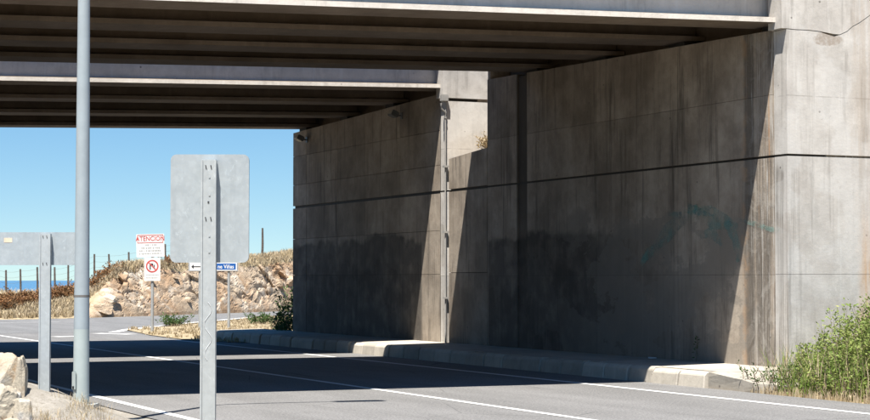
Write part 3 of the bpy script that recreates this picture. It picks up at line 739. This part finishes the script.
rock('boulder', at(10, 18.4, .10), (.16, .12, .13), 33, 'small cream boulder at the bottom left corner', rz=2)
rr = np.random.RandomState(8)
face = [(p, px, j) for p, px, j in tops if 98 < px < 288 and 1 <= j <= 40]
where = lambda px: ('left of the white notice' if px < 134 else 'behind the white notice' if px < 168 else 'behind the large sign' if px < 248 else 'beside the abutment')
seen = set()
for k in range(24):
    p, px, j = face[rr.randint(len(face))]
    lab = None; s = rr.uniform(.2, .42); hgt = 'near the foot of' if j < 12 else 'midway up' if j < 27 else 'near the top of'
    lab = 'tan rock %s the rock face, %s' % (hgt, where(px))
    if lab in seen: continue
    seen.add(lab)
    rock('rock_block', p + Vector((0, 0, -.02)), (s * rr.uniform(.8, 1.4), s * rr.uniform(.7, 1.1), s * rr.uniform(.5, .8)), 100 + k, lab, 'rock', 3, 12, 'rock blocks on the rock face', 'rock')

# ------------------------------------------------------------------ fence on the hill
fe = empty('wire_fence', gd(60, 282, 92)); tag(fe, 'wire fence with dark wooden posts on the hill crest', 'fence')
ivf = Matrix.Translation(-fe.location)
FP = [(-22, 262, 290), (6, 270, 292), (20.7, 269, 292), (37.6, 267, 290), (54.8, 267, 287), (68, 265, 284), (94, 254, 279), (110, 254, 276), (129, 252, 273), (165, 244, 268), (205, 238, 264)]
tipz = []
for k, (px, pt, pb) in enumerate(FP):
    D = 90 + .03 * px
    b, t = gd(px, pb, D), gd(px + (-1.2 if px == 110 else rr.uniform(-.4, .4)), pt, D)
    b.z = min(b.z, hill_z(b.x, b.y)) - .15
    t.x += 0; o = tube('post', [b, b.lerp(t, .5) + Vector((.01, .01, 0)), t], [.055, .05, .045], M['fence'], None, 7); o.parent = fe; o.matrix_parent_inverse = ivf
    tipz.append((b, t))
for lv in (.35, .62, .9):
    for (b0, t0), (b1, t1) in zip(tipz, tipz[1:]):
        lo0, lo1 = t0 - Vector((0, 0, (1 - lv) * 1.0)), t1 - Vector((0, 0, (1 - lv) * 1.0))
        o = tube('wire', [lo0, lo0.lerp(lo1, .5) - Vector((0, 0, .03)), lo1], .004, M['wire'], None, 4); o.parent = fe; o.matrix_parent_inverse = ivf
b, t = gd(262, 253, 99), gd(262.5, 228, 99); b.z = hill_z(b.x, b.y) - .2
o = tube('fence_post', [b, b.lerp(t, .55) + Vector((.02, 0, 0)), t], [.07, .065, .05], M['fence'], None, 8); tag(o, 'lone dark wooden post on the crest right of the large sign', 'post')

# ------------------------------------------------------------------ signs and lamp post (local frame: X right, -Y towards the camera)
def rrect(w_, h_, r_, seg=5):
    out = []
    for cx, cz, a0 in ((w_ / 2 - r_, h_ / 2 - r_, 0), (-w_ / 2 + r_, h_ / 2 - r_, 90), (-w_ / 2 + r_, -h_ / 2 + r_, 180), (w_ / 2 - r_, -h_ / 2 + r_, 270)):
        for k in range(seg + 1):
            a = R(a0 + 90 * k / seg); out.append((cx + r_ * math.cos(a), cz + r_ * math.sin(a)))
    return out
def panel(name, w_, h_, r_, th, mat, parent, loc, y0=0):
    o = prism(name, rrect(w_, h_, r_), 'y', y0, y0 + th, mat, parent); o.location = loc; return o
def channel(name, w_, d_, h_, mat, parent, loc):
    """steel C post seen from its open back: a web with two folded lips"""
    t = .006; hw = w_ / 2
    sec = [(-hw, d_), (hw, d_), (hw, 0), (hw - .018, 0), (hw - .018, t), (hw - t, t), (hw - t, d_ - t), (-hw + t, d_ - t), (-hw + t, t), (-hw + .018, t), (-hw + .018, 0), (-hw, 0)]
    o = prism(name, sec, 'z', 0, h_, mat, parent); o.location = loc; return o
def flatpost(parent, w_, d_, h_, loc, slots):
    bm = bmesh.new(); bm_box(bm, (-w_ / 2, 0, 0), (w_ / 2, d_, h_), .006)
    o = link('post', bm_mesh(bm, 'post'), M['galvpost'], parent); o.location = loc
    for s in (-1, 1):                                   # raised rims left and right
        box('rim', (s * w_ / 2 - .007 - s * .007, -.008, 0), (s * w_ / 2 + .007 - s * .007, -.0005, h_ - .005), M['galvpost'], o)
    for z in slots:
        for s in (-1, 1):
            q = box('slot', (-.0035, -.0025, -.016), (.0035, -.0005, .016), M['hole'], o); q.location = (s * w_ * .17, 0, z); q.rotation_euler = (0, R(-12), 0)
    return o

# large sign seen from behind
D = 14.0; sw, sh = 79 * D / FPX, 109 * D / FPX
pb = gd(208, 300, D); base = Vector((pb.x, pb.y, -.02)); PX = D / FPX
zc = lambda py: CAMH - (py - 280) * PX
e = empty('road_sign', base, -YAW); tag(e, 'large galvanised sign plate with rounded corners seen from behind', 'sign')
pn = panel('sign_plate', sw, sh, .045, .012, M['galv'], e, (0, .075, zc(208) - base.z))
o = prism('plate_rim', rrect(sw, sh, .045), 'y', 0, .02, M['galv'], pn); o.location = (0, .0125, 0)
po = flatpost(e, 15.2 * PX, .072, zc(159) - base.z, (0, 0, 0), [zc(y) - base.z for y in (167, 219)])
for yy in (177, 195, 202, 236, 252):
    q = box('bolt', (-.006, -.004, -.006), (.006, -.0005, .006), M['hole'] if yy in (202,) else M['galvpost'], po); q.location = (0 if yy == 202 else .008, 0, zc(yy) - base.z)
for yy in (167, 219, 250): box('clamp', (-.045, .0755 - .002, zc(yy) - base.z - .018), (.045, .0747, zc(yy) - base.z + .018), M['galvpost'], e)
pts = [(math.sin(k * .62) * .028 * (1 if k < 16 else .8), -.003, zc(302 + k * 2.9) - base.z) for k in range(21)]
o = tube('scribble', pts, .0014, M['scribble'], po, 5)

# low sign seen from behind at the left edge
D = 20.3; PX = D / FPX; pb = gd(44.5, 300, D); zg = mound(pb.x, pb.y) - .05; base = Vector((pb.x, pb.y, zg)); zc = lambda py: CAMH - (py - 280) * PX
e = empty('road_sign', base, -YAW); tag(e, 'low wide galvanised sign plate seen from behind at the left edge', 'sign')
pn = panel('sign_plate', 136 * PX, 33 * PX, .03, .012, M['galv'], e, (-37.5 * PX, .075, zc(248.5) - zg))
box('plate_rim', (-66 * PX, .0125, -15 * PX), (66 * PX, .022, 15 * PX), M['galv'], pn)
flatpost(e, 11 * PX, .07, zc(233.5) - zg, (0, 0, 0), [zc(y) - zg for y in (237, 264)])
flatpost(e, 11 * PX, .07, zc(233.5) - zg + .1, (-75 * PX, 0, -.1), [zc(y) - zg + .1 for y in (237, 264)])
q = box('sticker', (-.045, -.002, -.025), (.045, -.0005, .025), M['sticker'], pn); q.location = ((6 - 7) * PX, 0, zc(240) - zc(248.5))

# lamp post
D = 20.3; PX = D / FPX; pb = gd(81.8, 300, D); zg = mound(pb.x, pb.y) - .06; base = Vector((pb.x, pb.y, zg)); zc = lambda py: CAMH - (py - 280) * PX
e = empty('lamp_post', base, -YAW); tag(e, 'tall grey tapered lamp post standing in dry grass at the left', 'lamp post')
rad = lambda z: .089 - .0052 * z
zs = zc(329) - zg
ring = lambda z0, z1, n_=6: [(0, 0, z0 + (z1 - z0) * k / n_) for k in range(n_ + 1)]
a_ = ring(0, zs); tube('shaft_foot', a_, [rad(p[2]) for p in a_], M['polelow'], e, 24)
a_ = ring(zs + .0005, 8.6); sh_ = tube('shaft', a_, [rad(p[2]) for p in a_], M['pole'], e, 24)
tube('weld_band', [(0, 0, zc(296) - zg - .012), (0, 0, zc(296) - zg + .012)], rad(1.2) + .0012, M['wire'], e, 24)
q = box('access_door', (-.045, -.012, -.10), (.045, .0, .10), M['polelow'], e, .006); q.location = (-.062, -.058, zc(380) - zg); q.rotation_euler = (0, 0, R(-52))
box('door_lock', (-.012, -.022, -.09), (.012, -.0125, -.06), M['hole'], q)
box('base_plate', (-.17, -.17, -.02), (.17, .17, .03), M['galvpost'], e)
tube('arm', [(0, 0, 8.5), (.1, .02, 8.85), (.6, .2, 9.05), (1.5, .5, 9.1)], [.045, .04, .035, .03], M['pole'], e, 12)
bm = bmesh.new(); bm_box(bm, (-.35, -.13, -.06), (.35, .13, .06), .04); h = link('lamp_head', bm_mesh(bm, 'lamp_head'), M['grey'], e); h.location = (1.75, .585, 9.1); h.rotation_euler = (0, 0, R(18))
box('lens', (-.28, -.09, -.075), (.28, .09, -.061), M['glass'], h)

# white notice board and no-entry-to-vehicles plate on one post
D = 56.0; PX = D / FPX; pb = gd(152, 333, D); base = Vector((pb.x, pb.y, .0)); zc = lambda py: CAMH - (py - 280) * PX
e = empty('notice_sign', base, -YAW); tag(e, 'white notice board with red heading above a small prohibition plate on one post', 'sign')
tube('post', [(0, .04, 0), (0, .04, zc(236))], .045, M['grey'], e, 10)
n1 = panel('notice_board', 28 * PX, 23 * PX, .02, .02, M['white'], e, (-2 * PX, -.03, zc(245.5)))
n1.rotation_euler = (0, R(-1.5), 0)
bm = bmesh.new(); 
for a, b in (((-13 * PX, -.004, 10.2 * PX), (13 * PX, -.001, 10.8 * PX)), ((-13 * PX, -.004, 2.6 * PX), (13 * PX, -.001, 3.2 * PX)), ((-13 * PX, -.004, 3.2 * PX), (-12.4 * PX, -.001, 10.2 * PX)), ((12.4 * PX, -.004, 3.2 * PX), (13 * PX, -.001, 10.2 * PX))): bm_box(bm, a, b)
link('heading_frame', bm_mesh(bm, 'heading_frame'), M['red'], n1)
text('heading', 'ATENCION', 6.6 * PX, M['red'], n1, (0, -.003, 6.8 * PX), (R(90), 0, 0), sx=.86, bold=.003)
rl = random.Random(3)
bm = bmesh.new()                                # three lines of small unreadable print
for zc_, x0, x1, hh in ((.6, -5, 5, 1.6), (-2.4, -9, 9, 1.5), (-5.2, -11, 11, 1.4), (-8.0, -11, 11, 1.4)):
    x = x0
    while x < x1:
        l = rl.uniform(.5, 1.0); bm_box(bm, (x * PX, -.004, (zc_ - hh / 2 * rl.uniform(.5, 1)) * PX), ((x + l) * PX, -.001, (zc_ + hh / 2) * PX)); x += l + rl.choice([.45, .45, .5, 1.3])
link('small_print', bm_mesh(bm, 'small_print'), M['grey'], n1)
n2 = panel('prohibition_plate', 16 * PX, 23 * PX, .015, .02, M['white'], e, (0, -.03, zc(269.3)))
bm = bmesh.new()
nseg = 40; r0, r1 = 4.9 * PX, 6.4 * PX
vi = [[bm.verts.new((math.cos(k * 2 * math.pi / nseg) * r_, yy, math.sin(k * 2 * math.pi / nseg) * r_ + 3.2 * PX)) for k in range(nseg)] for r_, yy in ((r0, -.003), (r1, -.003), (r1, -.0005), (r0, -.0005))]
for k in range(nseg):
    for a in range(4): bm.faces.new((vi[a][k], vi[(a + 1) % 4][k], vi[(a + 1) % 4][(k + 1) % nseg], vi[a][(k + 1) % nseg]))
link('red_ring', bm_mesh(bm, 'red_ring'), M['red'], n2)
q = box('red_slash', (-5.0 * PX, -.005, -.55 * PX), (5.0 * PX, -.0032, .55 * PX), M['red'], n2); q.location = (0, 0, 3.2 * PX); q.rotation_euler = (0, R(45), 0)
bm = bmesh.new(); bm_box(bm, (-2.6 * PX, -.003, -.3 * PX), (-1.4 * PX, -.001, 6 * PX)); bm_box(bm, (-1.4 * PX, -.003, 3.4 * PX), (.9 * PX, -.001, 5.9 * PX)); bm_box(bm, (1.4 * PX, -.003, .3 * PX), (2.4 * PX, -.001, 4.6 * PX))
link('symbol', bm_mesh(bm, 'symbol'), M['black'], n2)
bm = bmesh.new()
for zc_ in (-5.6, -8.4):
    x = -6
    while x < 5.6:
        l = rl.uniform(.5, .9); bm_box(bm, (x * PX, -.003, (zc_ - .6) * PX), ((x + l) * PX, -.001, (zc_ + .6) * PX)); x += l + .5
link('small_print', bm_mesh(bm, 'small_print'), M['grey'], n2)

# blue direction sign on two posts, half hidden by the large sign
D = 60.0; PX = D / FPX; pb = gd(213, 329, D); base = Vector((pb.x, pb.y, 0)); zc = lambda py: CAMH - (py - 280) * PX
e = empty('direction_sign', base, -YAW); tag(e, 'low white direction sign with black arrow and blue name field on two posts', 'sign')
for px in (199.5, 228.5): tube('post', [((px - 213) * PX, .05, -.1), ((px - 213) * PX, .05, zc(263))], .045, M['grey'], e, 10)
n1 = panel('sign_board', 50 * PX, 9.4 * PX, .02, .025, M['white'], e, (0, -.01, zc(266.6)))
box('blue_field', (-9 * PX, -.004, -2.9 * PX), (22.6 * PX, -.0005, 3.2 * PX), M['blue'], n1)
text('name', 'ne Viñas', 5.6 * PX, M['white'], n1, (12.6 * PX, -.0055, -.1 * PX), (R(90), 0, 0), sx=.86, bold=.002)
prism('arrow', [(-22 * PX, 0), (-19.6 * PX, 2.2 * PX), (-19.6 * PX, .45 * PX), (-11 * PX, .45 * PX), (-11 * PX, -.45 * PX), (-19.6 * PX, -.45 * PX), (-19.6 * PX, -2.2 * PX)], 'y', -.004, -.0005, M['black'], n1)
bm = bmesh.new(); W_, H_ = 25 * PX, 4.7 * PX
for a, b in (((-W_ + .02, -.003, -H_ + .0), (W_ - .02, -.001, -H_ + .02)), ((W_ - .03, -.003, -H_ + .03), (W_ - .008, -.001, H_ - .03)), ((-W_ + .008, -.003, -H_ + .03), (-W_ + .03, -.001, H_ - .03))): bm_box(bm, a, b)
link('edge_line', bm_mesh(bm, 'edge_line'), M['black'], n1)

# small litter on the shaded sidewalk
p = gz(655, 358.5, .262)
o = rubble('litter', [(-.12, -.03), (.12, -.05), (.14, .03), (-.1, .05)], [.02, .03, .02, .03], 5, M['white'], None, .015); o.location = p; tag(o, 'flattened pale scrap lying on the shaded sidewalk', 'litter')
